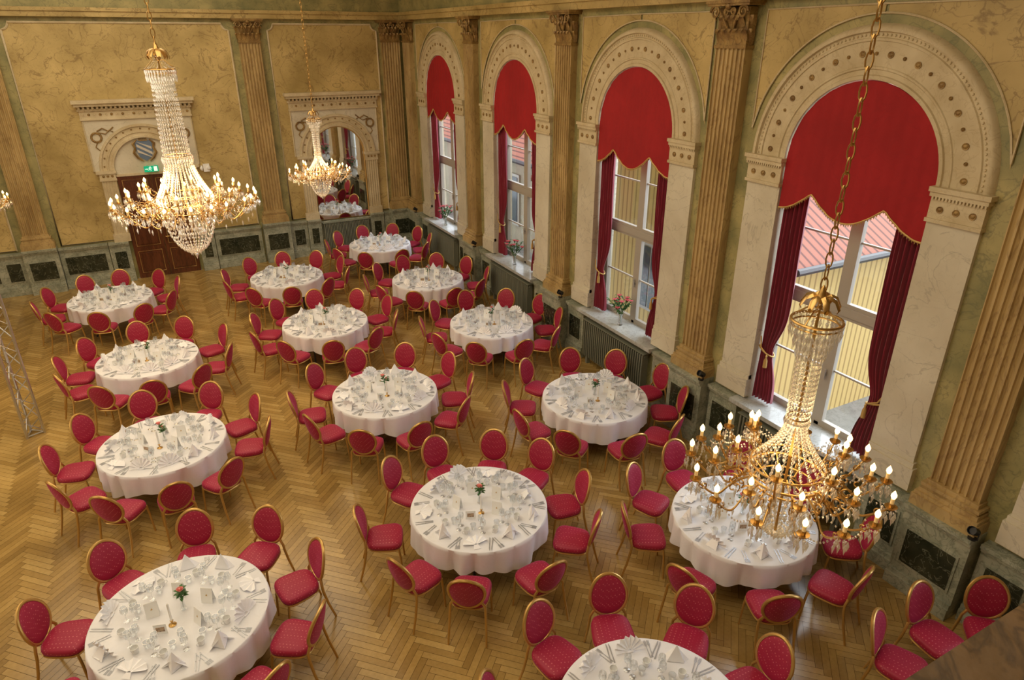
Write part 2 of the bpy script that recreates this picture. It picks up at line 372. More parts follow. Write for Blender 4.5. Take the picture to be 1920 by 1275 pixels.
# blinds, curtains, sills, radiators
def blind():
    b=MB(); n=60; rf=[];rb=[]; ed=[]
    for k in range(n+1):
        s=-.985+1.97*k/n; zt=ZS+math.sqrt(max(.985**2-s*s,0)); zb=4.30-.26*abs(cos(pi*s))
        col=[zt+(zb-zt)*j/10 for j in range(11)]
        rf.append([(s,.02+.05*(j/10)*(1-(abs(s))**2)*.6+.005*sin(s*40),z) for j,z in enumerate(col)]); rb.append([(s,.0,z) for z in col]); ed.append((rf[-1][-1][0],rf[-1][-1][1]+.004,zb))
    b.grid(rf,0); b.grid(rb,0); t=MB(); t.tube(ed,.012,6,0); 
    for p in ed[::1]: t.octa((p[0],p[1],p[2]-.018),.008,.035,0)
    return b,t
BB,BT=blind()
def curtain(sd):
    b=MB(); rows=[]; nz=50; ns=56
    for i in range(nz+1):
        z=1.17+(4.42-1.17)*i/nz
        d=abs(z-1.95); g_=math.exp(-(d/.35)**2)
        w=.36*(1-.45*g_) if z>1.95 else .33*(1-.38*g_)
        row=[]
        for j in range(ns+1):
            t=j/ns; s=.975-w*t; dep=(.042*(1-.5*g_))*sin(t*2*pi*6+.6*sin(z*2))+.012*sin(t*31+z)
            row.append((sd*s,-.09+dep,z))
        rows.append(row)
    b.grid(rows,0)
    t=MB(); pts=[(sd*(.98-.10+.13*cos(a)),-.09+.065*sin(a),1.95+.05*cos(a)) for a in [2*pi*k/20 for k in range(20)]]
    t.tube(pts,.012,6,0,True); t.tube([(sd*.985,-.05,2.15),(sd*.93,-.02,2.0),(sd*.8,-.01,1.93)],.01,6,0)
    t.lathe([(.002,0),(.016,-.02),(.012,-.05),(.026,-.09),(.03,-.2),(.001,-.2)],10,0,(sd*.8,-.005,1.93))
    return b,t
CU={sd:curtain(sd) for sd in (-1,1)}
def radiator(w=.95):
    b=MB(); n=30
    for k in range(n):
        s=-w+2*w*(k+.5)/n; b.box(s-.010,s+.010,.05,.18,.16,.94)
        b.tube([(s,.18,.18),(s,.19,.55),(s,.18,.92)],.017,6)
    b.tube([(-w,.12,.2),(w,.12,.2)],.03,8); b.tube([(-w,.12,.88),(w,.12,.88)],.03,8)
    for s in (-w+.1,w-.1): b.box(s-.03,s+.03,.08,.16,0,.16)
    b.box(-w-.02,w+.02,.04,.2,.94,.955)
    return b
RB=radiator(); SB=MB(); SB.box(-1.14,1.14,-.27,.24,1.075,1.135); SB.box(-1.12,1.12,0,.20,1.04,1.075)
RM=RB.mesh('radiator',['radiator'],True); 
for i,y in enumerate(WY):
    f=rightat(y)
    bl=ob('window_blind',BB.mesh('window_blind',['blind'],True,f),label='red arched fabric blind with scalloped gold-trimmed hem',cat='blind',group='red window blinds')
    ob('trim_fringe',BT.mesh('trim_fringe',['gilt'],True,f),bl)
    for sd in (-1,1):
        c=ob('curtain',CU[sd][0].mesh('curtain',['curtain'],True,f,80),label='crimson velvet curtain gathered by a gold tieback',cat='curtain',group='crimson window curtains')
        ob('tieback',CU[sd][1].mesh('tieback',['gilt'],True,f),c)
    struct(tname(),SB,['sill'],f,'grey marble window sill above the radiator',False)
    ob('radiator',RM,None,(XW,y,0),rad(90),'grey-green ribbed radiator under the window sill','radiator','wall radiators')
# dado
def dado_section(b,s0,s1,o,panel=True,h=1.09):
    b.box(s0,s1,0,o+.05,0,.16,0); b.box(s0,s1,0,o+.03,.16,.22,0); b.box(s0,s1,0,o,.22,h-.1,0); b.box(s0-.0,s1+.0,0,o+.03,h-.1,h-.05,0); b.box(s0,s1,0,o+.06,h-.05,h,0)
    if panel and s1-s0>.2:
        m=.07; b.box(s0+m,s1-m,o,o+.012,.34,.86,0); b.box(s0+m+.03,s1-m-.03,o+.008,o+.02,.37,.83,1)
b=MB()
for y in PY:
    dado_section(b,y-.38,y+.38,.26,True,1.16)
    for a,c in ((y-1.0,y-.42),(y+.42,y+1.0)):
        c=min(c,YW-.1)
        if c-a>.15: dado_section(b,a,c,.10)
struct('baseboard_right',b,['dado','dark_marble'],right,'pale green marble dado with dark green panels',False)
b=MB()
for a,c in ((-7.2,-6),(-6,-4.6),(-4.6,-3.7),(-3.7,-3.2),(-2.42,-1.3),(1.35,2.62),(3.46,3.95),(6.35,6.55)): dado_section(b,a,c,.10)
for a,c in ((-1.28,-.80),(.92,1.33),(3.96,4.36),(5.9,6.32)): dado_section(b,a,c,.14)
for x in (-2.81,3.05,6.93): dado_section(b,x-.38,x+.38,.26,True,1.16)
dado_section(b,4.36,5.9,.02,False,1.0)
struct('baseboard_far',b,['dado','dark_marble'],farat(0),'pale green marble dado with dark green panels',False)
ob('radiator',radiator(.70).mesh('radiator',['radiator']),None,(5.12,YW,0),pi,'grey-green ribbed radiator beneath the wall mirror','radiator','wall radiators')
# far wall panels
def wallpanel(s0,s1,z0,z1):
    b=MB(); r=.16; P=[(s0,z0),(s1,z0)]
    for k in range(7): a=-pi/2-k*pi/12; P.append((s1+r*cos(a),z1+r*sin(a)))
    for k in range(7): a=-k*pi/12; P.append((s0+r*cos(a),z1+r*sin(a)))
    b.add([(s,.012,z) for s,z in P],[tuple(range(len(P)))],0)
    b.tube([(s,.02,z) for s,z in P],.026,6,1,True); 
    return b
for a,c in ((-7.0,-3.3),(-2.33,2.58),(3.55,6.55)):
    struct(tname(),wallpanel(a,c,1.14,6.42),['gold_wall','cream'],farat(0),'gold veined marble wall panel with cream moulding')
# surrounds
def surround(c):
    b=MB()
    for sd in (-1,1):
        def bx(a,d,o,z0,z1,mi=0): b.box(min(sd*a,sd*d),max(sd*a,sd*d),0,o,z0,z1,mi)
        t=MB(); fluted(t,.80,1.14,1.3,2.70,.11,5,.022,0); b.merge(t,(lambda p:(sd*p[0],p[1],p[2])))
        bx(.78,1.18,.14,1.09,1.3); bx(.78,1.17,.13,2.70,2.76); bx(.79,1.16,.12,2.76,2.88); bx(.76,1.22,.15,2.88,2.95)
        for k in range(3): disc(b,sd*(.87+k*.1),.12,2.82,.03,.015,1)
        for k in range(18):
            a=2*pi*k/18; b.sph((sd*1.02+.11*cos(a),.05,3.78+.11*sin(a)),(.030,.025,.027),6,4,1)
        b.tube([(sd*.98,.05,3.93),(sd*.85,.06,4.0),(sd*.72,.05,3.92),(sd*.6,.05,4.02)],.017,6,1)
        b.tube([(sd*.95,.05,3.9),(sd*.8,.06,3.86),(sd*.7,.05,3.95),(sd*.62,.05,3.9)],.013,6,1)
        b.tube([(sd*1.02,.05,3.66),(sd*1.08,.05,3.55),(sd*1.0,.05,3.46)],.013,6,1)
    ring(b,[(.78,-.01),(.78,.09),(.83,.09),(.84,.06),(.9,.06),(.91,.08),(.94,.08),(.95,.055),(1.05,.055),(1.06,.09),(1.11,.09),(1.12,.03)],0,2.95,32)
    for k in range(15): a=pi*(k+.5)/15; disc(b,-1.0*cos(a),.055,2.95+1.0*sin(a),.024,.010,1,8)
    A=[(-1.1*cos(pi*k/32),2.95+1.1*sin(pi*k/32)) for k in range(33)]
    for k in range(32):
        (a,za),(d,zd)=A[k],A[k+1]; b.add([(a,.035,za),(d,.035,zd),(d,.035,4.2),(a,.035,4.2)],[(0,1,2,3)],2)
    for sd in (-1,1): b.box(min(sd*1.1,sd*1.26),max(sd*1.1,sd*1.26),0,.035,2.95,4.2,2); b.tube([(sd*1.24,.04,2.97),(sd*1.24,.04,4.2)],.015,5,0)
    b.box(-1.28,1.28,0,.08,4.2,4.24,0); b.box(-1.27,1.27,0,.06,4.24,4.42,0)
    for k in range(20): disc(b,-1.19+k*.125,.06,4.33,.032,.014,1 if k%2 else 0,10)
    b.box(-1.3,1.3,0,.10,4.42,4.47,0)
    for k in range(26): b.box(-1.27+k*.1,-1.27+k*.1+.05,0,.15,4.47,4.53,0)
    b.box(-1.34,1.34,0,.20,4.53,4.60,0); b.box(-1.38,1.38,0,.25,4.60,4.68,0)
    struct(tname(),b,['cream','bronze','white_marble'],farat(c),'cream classical surround with arch, wreaths and dentil cornice')
surround(.06); surround(5.12)
# mirror
b=MB(); P=[(-.77,1.02),(.77,1.02)]+[(.77*cos(pi*k/24),2.95+.77*sin(pi*k/24)) for k in range(25)]
b.add([(s,.03,z) for s,z in P],[tuple(range(len(P)))],0)
me=b.mesh('mirror_glass',['mirror'],False,farat(5.12)); fr=MB(); fr.tube([(s,.04,z) for s,z in P],.02,6,0,True)
r=ob('wall_mirror',fr.mesh('wall_mirror',['gilt'],True,farat(5.12)),label='tall arched mirror set in cream stone surround',cat='mirror'); ob('mirror_glass',me,r)
# door
b=MB()
for sd in (-1,1):
    x0,x1=(-.78,-.005) if sd<0 else (.005,.78)
    b.box(x0,x1,0,.05,0,2.80,0)
    for z0,z1 in ((.15,.75),(.9,1.55),(1.7,2.68)):
        b.box(x0+.1,x1-.1,.05,.062,z0,z1,0); b.box(x0+.15,x1-.15,.06,.08,z0+.05,z1-.05,0)
        b.tube([(x0+.1,.06,z0),(x1-.1,.06,z0),(x1-.1,.06,z1),(x0+.1,.06,z1)],.009,5,1,True)
b.box(-.8,.8,0,.07,2.78,2.84,2)
d=struct('door_1',b,['doorwood','gilt','cream'],farat(.06),'dark red-brown panelled double door with gilt lines',False)
h=MB(); h.tube([(.06,.08,1.1),(.06,.12,1.1),(.15,.12,1.1)],.012,6); ob('handle',h.mesh('handle',['gold'],True,farat(.06)),d)
b=MB(); P=[(.78*cos(pi*k/24),2.95+.78*sin(pi*k/24)) for k in range(25)]+[(-.78,2.84),(.78,2.84)]; b.add([(s,.02,z) for s,z in P],[tuple(range(27))],0)
struct(tname(),b,['white_marble'],farat(.06),'semicircular white marble lunette above the door',False)
# crest
b=MB(); sh=[(-.19,.25),(.19,.25),(.19,-.02),(.14,-.16),(0,-.27),(-.14,-.16),(-.19,-.02)]
CZ=3.40
b.prism([(s,.03,CZ+z) for s,z in sh],(0,.03,0),0)
r=ob('coat_of_arms',b.mesh('coat_of_arms',['blue'],False,farat(.06)),label='faded painted shield with diagonal bands and gilded crown',cat='coat of arms')
t=MB()
for k in (-1,0,1):
    off=k*.14
    def cl(s,z): return (max(-.17,min(.17,s)),.064,CZ+max(-.2,min(.23,z)))
    t.prism([cl(-.17,.17+off),cl(-.17,.10+off),cl(.17,-.12+off),cl(.17,-.05+off)],(0,.006,0),0)
ob('shield_bands',t.mesh('shield_bands',['crestwhite'],False,farat(.06)),r)
t=MB()
for k in range(5): t.sph((-.08+k*.04,.05,CZ+.30),.018,6,4)
t.box(-.10,.10,.03,.07,CZ+.24,CZ+.27)
for sd in (-1,1):
    t.tube([(sd*.15,.05,CZ+.27),(sd*.25,.05,CZ+.17),(sd*.21,.05,CZ+.07),(sd*.26,.05,CZ-.05),(sd*.19,.05,CZ-.18),(sd*.08,.05,CZ-.27)],[.02,.035,.03,.035,.03,.015],6)
ob('crown_and_mantling',t.mesh('crown_and_mantling',['bronze'],True,farat(.06)),r)
# exit sign
b=MB(); b.box(-.17,.17,.14,.17,2.86,3.01,0); b.box(-.1,-.09,.02,.15,3.0,3.02,0); b.box(.09,.1,.02,.15,3.0,3.02,0)
r=ob('exit_sign',b.mesh('exit_sign',['exitgreen'],False,farat(.12)),label='green illuminated emergency exit sign with running figure',cat='exit sign')
t=MB(); D_=-.095; t.box(.06,.14,.171,.174,2.97+D_,3.09+D_)
t.sph((-.02,.172,3.085+D_),(.012,.003,.012),8,6)
for p in ([(-.02,3.07),(-.035,3.035)],[(-.035,3.035),(-.01,3.01),(-.02,2.975)],[(-.035,3.035),(-.055,3.005),(-.085,3.005)],[(-.022,3.065),(.005,3.045),(.02,3.055)],[(-.022,3.065),(-.05,3.06),(-.06,3.04)]):
    t.tube([(s,.173,z+D_) for s,z in p],.007,5)
t.tube([(-.15,.173,3.03+D_),(-.1,.173,3.03+D_)],.006,5); t.prism([(-.105,.171,3.05+D_),(-.105,.171,3.01+D_),(-.08,.171,3.03+D_)],(0,.003,0))
ob('pictogram',t.mesh('pictogram',['exitwhite'],False,farat(.12)),r)
b=MB(); b.box(-.08,.08,0,.1,2.74,2.94,0); b.box(-.14,-.1,.02,.12,2.78,2.9,0); b.tube([(-.12,.06,2.84),(.0,.06,2.84)],.015,6); b.sph((-.13,.12,2.84),(.04,.02,.05),8,6); b.sph((.05,.11,2.84),(.05,.02,.06),8,6)
ob('emergency_light',b.mesh('emergency_light',['card'],True,farat(1.46)),label='small white twin-head emergency light on the wall',cat='emergency light')
# uplights on pedestals
def uplight():
    b=MB(); b.tube([(0,0,0),(0,0,.02)],.045,12); b.tube([(-.055,0,.02),(-.055,0,.10),(.055,0,.10),(.055,0,.02)],.007,6)
    t=MB(); t.lathe([(.01,-.06),(.04,-.05),(.045,0),(.05,.06),(.045,.06),(.038,.03),(.001,.03)],12)
    b.merge(t,lambda p:(p[0],p[1]*.5+p[2]*.86,p[2]*.5-p[1]*.86+.10)); return b
UM=uplight().mesh('uplight',['black'])
for y in PY[1:]: ob('uplight',UM,None,(XW-.26,y-.36,1.16),rad(80),'small black uplighter standing on the pilaster pedestal','uplighter','pedestal uplighters')
# ---------------------------------------------------------------- lily vases
def lilyvase():
    v=MB(); v.lathe([(.001,0),(.045,.0),(.05,.01),(.035,.06),(.04,.16),(.065,.24),(.062,.24),(.036,.16),(.03,.06),(.03,.02),(.001,.015)],16)
    st=MB(); lf=MB(); fl=MB(); rr=random.Random(5)
    for k in range(12):
        a=2*pi*k/12+rr.uniform(-.2,.2); sp=rr.uniform(.06,.20); h=rr.uniform(.36,.56)
        tip=(sp*cos(a),sp*sin(a),h); st.tube([(0,0,.03),(.02*cos(a),.02*sin(a),.2),(sp*.5*cos(a),sp*.5*sin(a),.33),tip],.005,5)
        for q in range(6):
            t_=.4+.12*q; bx_,by_,bz_=tip[0]*t_,tip[1]*t_,.2+(h-.2)*t_; aa=a+rr.uniform(-1.7,1.7)
            lf.grid([[(bx_+cos(aa)*u*.12+sin(aa)*w_*.022*sin(pi*u+.1),by_+sin(aa)*u*.12-cos(aa)*w_*.022*sin(pi*u+.1),bz_+.05*sin(u*2.4)) for w_ in (-1,0,1)] for u in (0,.25,.5,.75,1)])
        if k%4==3: continue
        for p in range(6):
            pa=2*pi*p/6
            fl.grid([[(tip[0]+cos(pa)*u*.052+sin(pa)*w_*.018*sin(pi*u*.9+.2),tip[1]+sin(pa)*u*.052-cos(pa)*w_*.018*sin(pi*u*.9+.2),tip[2]+.05*sin(u*2.2)-.01*abs(w_)) for w_ in (-1,0,1)] for u in (0,.3,.6,.85,1)])
    return [('vase',v.mesh('vase',['glass'])),('stems',st.mesh('stems',['stem'])),('leaves',lf.mesh('leaves',['green'])),('blossoms',fl.mesh('blossoms',['lily']))]
LV=lilyvase()
for y in WY[2:]: thing('lily_vase',LV,(XW-.02,y,1.135),y,'red lilies in a clear glass vase on the marble window sill','flower vase','window sill lily vases')
# ---------------------------------------------------------------- chairs
def chairparts():
    tilt=rad(13); cy,cz=.245,.700; ax,az=.192,.232
    def bk(x,y,z):
        return (x,cy+y*cos(tilt)+z*sin(tilt),cz-y*sin(tilt)+z*cos(tilt))
    bc=MB(); rows=[]
    for i in range(13):
        ph=pi*i/12; rr=sin(ph)**.6 if 0<ph<pi else 0.0; dy=.030*cos(ph)
        rows.append([bk((ax-.008)*max(rr,.001)*cos(2*pi*k/28),dy-.03*(cos(2*pi*k/28)*rr)**2+.02,(az-.008)*max(rr,.001)*sin(2*pi*k/28)) for k in range(28)])
    bc.grid(rows,0,True)
    fr=MB(); P=[bk(ax*cos(2*pi*k/32),-.03*cos(2*pi*k/32)**2+.02,az*sin(2*pi*k/32)) for k in range(32)]; fr.tube(P,.0175,8,0,True)
    seat=MB(); S=[]
    for k in range(36):
        a=2*pi*k/36; c_,s_=cos(a),sin(a); e=.55
        x=math.copysign(abs(c_)**e,c_)*.222; y=math.copysign(abs(s_)**e,s_)*.208; x*=1-.14*(y+.2)/.4; S.append((x,y-.01))
    rows=[]
    for q,z in ((.001,.425),(.93,.425),(1,.44),(1.015,.465),(.99,.490),(.9,.505),(.65,.517),(.35,.522),(.001,.523)): rows.append([(x*q,y*q-.0,z) for x,y in S])
    seat.grid(rows,0,True)
    sf=MB(); sf.tube([(x*.97,y*.97,.42) for x,y in S],.012,6,0,True)
    fl=MB(); fl.tube([(.185,-.175,.43),(.19,-.19,.3),(.198,-.205,.0)],[.014,.014,.012],8)
    bl=MB(); p0=bk(ax*cos(-.72),0,az*sin(-.72)); bl.tube([p0,(.185,.20,.48),(.19,.205,.40),(.198,.24,.22),(.205,.30,0)],[.015,.015,.015,.014,.012],8)
    fm=lambda p:(-p[0],p[1],p[2])
    g='chairgold'
    return [('seat',seat.mesh('chair_seat',['fabric'],True,None,60)),('backrest',bc.mesh('chair_backrest',['fabric'],True,None,60)),('back_frame',fr.mesh('chair_back_frame',[g])),('seat_frame',sf.mesh('chair_seat_frame',[g])),
            ('leg',fl.mesh('chair_front_leg',[g])),('leg',fl.mesh('chair_front_leg_mirrored',[g],True,fm)),('leg',bl.mesh('chair_back_leg',[g])),('leg',bl.mesh('chair_back_leg_mirrored',[g],True,fm))]
CH=chairparts()
# ---------------------------------------------------------------- tables
def tableparts():
    c=MB(); n=220; R=.85; rows=[]
    for q in (.001,.3,.6,.9,.985): rows.append([(R*q*cos(2*pi*k/n),R*q*sin(2*pi*k/n),.752) for k in range(n)])
    rows.append([(R*1.0*cos(2*pi*k/n),R*1.0*sin(2*pi*k/n),.748) for k in range(n)])
    for j in range(1,10):
        t=j/9; row=[]
        for k in range(n):
            a=2*pi*k/n; am=.6+.4*sin(a*5+1); fo=(abs(sin(a*8+1.2*sin(a*3)))-.62)*.095*am+sin(a*31+2)*.006
            r=R+.004+t*.002+(t**.7)*fo; z=.742-t*(.32+.035*cos(4*a)+.01*sin(a*7)); row.append((r*cos(a),r*sin(a),z))
        rows.append(row)
    c.grid(rows,0,True)
    top=MB(); top.lathe([(.001,.715),(.78,.715),(.78,.742),(.001,.742)],48)
    lg=MB(); lg.tube([(.5,.0,.715),(.5,0,.05),(.52,0,.0)],.018,8); lg.box(.3,.55,-.02,.02,.69,.715)
    L=[]
    lm=lg.mesh('table_leg',['dark_steel'])
    for k in range(4): L.append(('leg',lm,(0,0,0),pi/4+k*pi/2))
    return [('tablecloth',c.mesh('tablecloth',['cloth'],True,None,70)),('tabletop',top.mesh('tabletop',['doorwood']))]+L
TP=tableparts()
def fan():
    b=MB(); n=16; rows=[[],[]]
    for k in range(n+1):
        a=rad(5+170*k/n); d=.014*(1 if k%2 else -1)
        for i,r in ((0,.02),(1,.125)):
            x=r*cos(a); z=.01+r*sin(a); rows[i].append((x,d*(r/.125)+z*.35,z*.95))
    b.grid(rows,0); b.add([(-.06,.09,.003),(.06,.09,.003),(.03,.02,.07),(-.03,.02,.07)],[(0,1,2,3)]); b.box(-.03,.03,-.005,.09,.002,.012); return b
def hat():
    b=MB(); b.add([(-.065,.03,.003),(.065,.03,.003),(.0,-.07,.003),(0,.0,.15),(-.05,.0,.06),(.05,0,.06)],[(0,4,3),(1,3,5),(0,2,4),(1,5,2),(2,5,3),(2,3,4),(0,3,1)])
    b.add([(.045,.03,.003),(.10,-.01,.003),(.02,-.03,.085)],[(0,1,2)]); b.add([(-.045,.03,.003),(-.10,-.01,.003),(-.02,-.03,.085)],[(0,1,2)]); return b
def fan_open():
    b=MB(); n=10; rows=[[],[]]
    for k in range(n+1):
        a=rad(10+160*k/n); d=.008 if k%2 else .034
        rows[0].append((.015*cos(a),.015*sin(a)-.05,.02)); rows[1].append((.135*cos(a),.135*sin(a)-.05,d))
    b.grid(rows,0); b.add([(-.02,-.05,.02),(.02,-.05,.02),(.04,-.10,.004),(-.04,-.10,.004)],[(0,1,2,3)]); return b
def scl(m,k):
    m.v=[p*k for p in m.v]; return m
NM=[scl(fan(),1.2).mesh('fan_napkin',['napkin'],False),scl(hat(),1.25).mesh('peaked_napkin',['napkin'],False),scl(fan_open(),1.15).mesh('open_fan_napkin',['napkin'],False)]
def fork():
    b=MB(); b.prism([(-.005,-.1,.002),(.005,-.1,.002),(.003,.02,.004),(-.003,.02,.004)],(0,0,.003)); b.prism([(-.003,.02,.004),(.003,.02,.004),(.012,.045,.002),(-.012,.045,.002)],(0,0,.003))
    for k in range(4): b.box(-.012+k*.0068,-.009+k*.0068,.045,.095,.002,.005)
    return b
def knife():
    b=MB(); b.prism([(-.006,-.11,.002),(.006,-.11,.002),(.005,-.01,.002),(-.005,-.01,.002)],(0,0,.006)); b.prism([(-.006,-.01,.003),(.005,-.01,.003),(.008,.07,.003),(.0,.11,.003),(-.006,.1,.003)],(0,0,.002)); return b
FM=fork().mesh('fork',['steel'],False); KM=knife().mesh('knife',['steel'],False)
b=MB(); b.lathe([(.001,0),(.033,.001),(.03,.004),(.006,.01),(.004,.02),(.004,.08),(.012,.09),(.034,.115),(.038,.14),(.032,.185),(.030,.185),(.036,.14),(.032,.117),(.01,.094),(.001,.092)],14); GM=b.mesh('wine_glass',['glass'])
b=MB(); b.lathe([(.001,0),(.024,0),(.026,.004),(.033,.045),(.036,.075),(.033,.075),(.030,.045),(.022,.008),(.001,.008)],14); GM2=b.mesh('water_glass',['glass'])
b=MB(); b.lathe([(.001,0),(.026,0),(.028,.006),(.036,.04),(.038,.07),(.035,.07),(.033,.04),(.024,.01),(.001,.01)],16); b.tube([(.036,0,.058),(.055,0,.055),(.06,0,.038),(.05,0,.02),(.033,0,.018)],.005,6); CM=b.mesh('coffee_cup',['porcelain'])
b=MB(); b.prism([(-.06,-.035,0),(.06,-.035,0),(.06,0,.17),(-.06,0,.17)],(0,.002,0)); b.prism([(-.06,.035,0),(.06,.035,0),(.06,0.003,.17),(-.06,0.003,.17)],(0,.002,0))
b.prism([(-.01,-.0185,.085),(.01,-.0185,.085),(.0,-.0135,.108)],(0,-.001,0),1); TC=b.mesh('menu_card',['card','gilt'],False)
b=MB(); b.box(-.06,.06,-.002,.002,0,.12,0); b.box(-.04,.04,-.004,-.002,.03,.085,1); b.prism([(-.02,.0,.08),(.02,.0,.08),(.02,.04,0),(-.02,.04,0)],(0,.002,0),0); PC=b.mesh('photo_card',['card','photo'],False)
b=MB(); b.lathe([(.001,0),(.036,.0),(.038,.006),(.016,.014),(.007,.025),(.007,.04),(.014,.05),(.017,.062),(.011,.066),(.001,.066)],16); CS=b.mesh('candlestick_base',['gold'])
b=MB(); b.lathe([(.001,.06),(.012,.06),(.0115,.27),(.004,.278),(.001,.278)],10); b.tube([(0,0,.276),(.001,0,.288)],.0012,4); CW=b.mesh('taper_candle',['wax'])
def rosevase():
    v=MB(); v.lathe([(.001,0),(.03,0),(.032,.008),(.022,.05),(.018,.1),(.026,.15),(.024,.15),(.015,.1),(.018,.05),(.02,.015),(.001,.012)],14)
    s=MB(); l=MB(); f=MB(); rr=random.Random(2)
    for (x,y,h) in ((.03,.02,.27),(-.03,.015,.23)):
        s.tube([(0,0,.02),(x*.4,y*.4,.14),(x,y,h)],.003,5)
        for q in range(9):
            a=rr.uniform(0,6.28); z=.15+rr.uniform(0,.09)
            l.grid([[(x*.6+cos(a)*u*.07+sin(a)*w_*.018*sin(pi*u+.1),y*.6+sin(a)*u*.07-cos(a)*w_*.018*sin(pi*u+.1),z+.02*sin(u*2.5)) for w_ in (-1,0,1)] for u in (0,.3,.6,1)])
    for (x,y,h,R) in ((.03,.02,.28,.034),(-.03,.015,.235,.02)):
        for ly,(q,nn) in enumerate(((1,5),(.75,5),(.5,4))):
            for p in range(nn):
                a=2*pi*p/nn+ly*.6
                f.grid([[(x+cos(a+w_*.6)*R*q*(.35+.65*u),y+sin(a+w_*.6)*R*q*(.35+.65*u),h-.015+.04*u*(1.15-q*.4)) for w_ in (-1,-.5,0,.5,1)] for u in (0,.4,.8,1)])
        f.sph((x,y,h),(R*.45,R*.45,R*.6),8,6)
    return [('vase',v.mesh('bud_vase',['glass'])),('stems',s.mesh('rose_stems',['stem'])),('leaves',l.mesh('rose_leaves',['green'])),('blossoms',f.mesh('rose_blossoms',['rose']))]
RV=rosevase()
F_=1264; th=rad(24.2); ps=rad(28.1)
def proj(x,y,z):   # used only to leave out repeats lying wholly outside the photographed area
    z-=CAMH; st,ct,sp,cp=sin(th),cos(th),sin(ps),cos(ps)
    d=x*sp*ct+y*cp*ct-z*st; r=x*cp-y*sp; u=x*sp*st+y*cp*st+z*ct
    return 960+F_*r/d, 637.5-F_*u/d
def reg(p): return [p+36*k for k in range(10)]
TAB=[(-.56,6.10,[155,117,80,46,7,-30,-62,-98,-130,-165]),
(-.55,9.69,[136,169,209,243,274,304,346,20,56,98]),
(-.64,12.95,[135,167,199,238,271,305,338,22,60,97]),
(-1.27,16.80,[149,186,224,261,298,331,11,44,80,113]),
(2.54,16.50,reg(12)),(5.44,18.15,reg(22)),(5.52,14.69,reg(21)),(2.65,13.13,reg(12)),(5.67,11.51,reg(16)),(2.77,9.64,reg(21)),(5.74,7.88,reg(4)),
(5.62,4.52,[85,120,155,198,241,281,323,6,45]),(2.94,2.92,reg(33)),
(2.86,6.23,[163,120,89,56,26,-11,-45,-82,-120,-154]),(6.02,1.27,[113,80,51,149])]
for ti,(tx,ty,angs) in enumerate(TAB):
    rr=random.Random(100+ti); last=ti==len(TAB)-1
    thing('round_table',TP,(tx,ty,0),rr.uniform(0,6.28),'round banquet table with white draped tablecloth','table','round banquet tables')
    for A_ in angs:
        a=rad(A_+rr.uniform(-2,2)); R=1.16+rr.uniform(-.015,.05)
        x=tx+R*cos(a); y=ty+R*sin(a)
        px,py=proj(x+.1*cos(a),y+.1*sin(a),.75)
        if py>1345 or px<-60 or px>1985: continue
        thing('banquet_chair',CH,(x,y,0),a-pi/2+rad(rr.uniform(-6,6)),'gold-framed banquet chair with crimson dotted upholstery and oval back','chair','gold and crimson banquet chairs',1.03)
    if last: continue
    def vis(x,y):
        px,py=proj(x,y,.8); return -20<px<1940 and py<1290
    for A_ in angs:
        a=rad(A_)+rr.uniform(-.02,.02)
        def at(r,t,me,name,label,cat,group,rz=0):
            x=tx+r*cos(a)-t*sin(a); y=ty+r*sin(a)+t*cos(a)
            if vis(x,y): ob(name,me,None,(x,y,.753),a+pi/2+rz,label,cat,group)
        nk=rr.choice((0,0,0,1,1,2))
        at(.68,.0,NM[nk],'napkin',('white linen napkin folded into an upright fan','white linen napkin folded into a peak','white linen napkin opened flat as a fan')[nk],'napkin','folded table napkins',rr.uniform(-.4,.4)+(pi if nk==0 and rr.random()<.5 else 0))
        for t_ in (-.175,-.205): at(.70,t_,FM,'fork','steel table fork lying beside the napkin','fork','table forks',pi+rr.uniform(-.05,.05))
        for t_ in (.175,.205): at(.70,t_,KM,'knife','steel table knife lying beside the napkin','knife','table knives',pi+rr.uniform(-.05,.05))
        at(.50,.085,GM,'wine_glass','clear stemmed wine glass on the table','wine glass','clear wine glasses')
        at(.42,.055,GM,'wine_glass','clear stemmed wine glass on the table','wine glass','clear wine glasses')
        at(.44,-.035,GM2,'water_glass','clear water tumbler on the table','glass','clear water tumblers')
        at(.52,-.105,CM,'coffee_cup','white porcelain coffee cup on the table','cup','white coffee cups',rr.uniform(2.2,4))
    if vis(tx,ty):
        thing('rose_vase',RV,(tx+.03,ty+.05,.753),rr.uniform(0,6),'pink roses in a small clear glass vase','flower vase','table rose vases')
    a=rr.uniform(-2.2,-1.4); x=tx+.15*cos(a); y=ty+.15*sin(a)
    if vis(x,y): thing('candlestick',[('base',CS),('candle',CW)],(x,y,.753),0,'small brass candlestick holding a white taper candle','candlestick','table candlesticks')
    for q in range(5):
        a=.2+q*1.257+rr.uniform(-.2,.2); rc=.27; x=tx+rc*cos(a); y=ty+rc*sin(a)
        if vis(x,y):
            if q!=3: ob('menu_card',TC,None,(x,y,.753),rr.uniform(-.7,.7)-.5,'folded white menu card standing on the table','menu card','standing menu cards')
            else: ob('photo_card',PC,None,(x,y,.753),-.5+rr.uniform(-.3,.3),'small white card with a printed picture','card','standing picture cards')
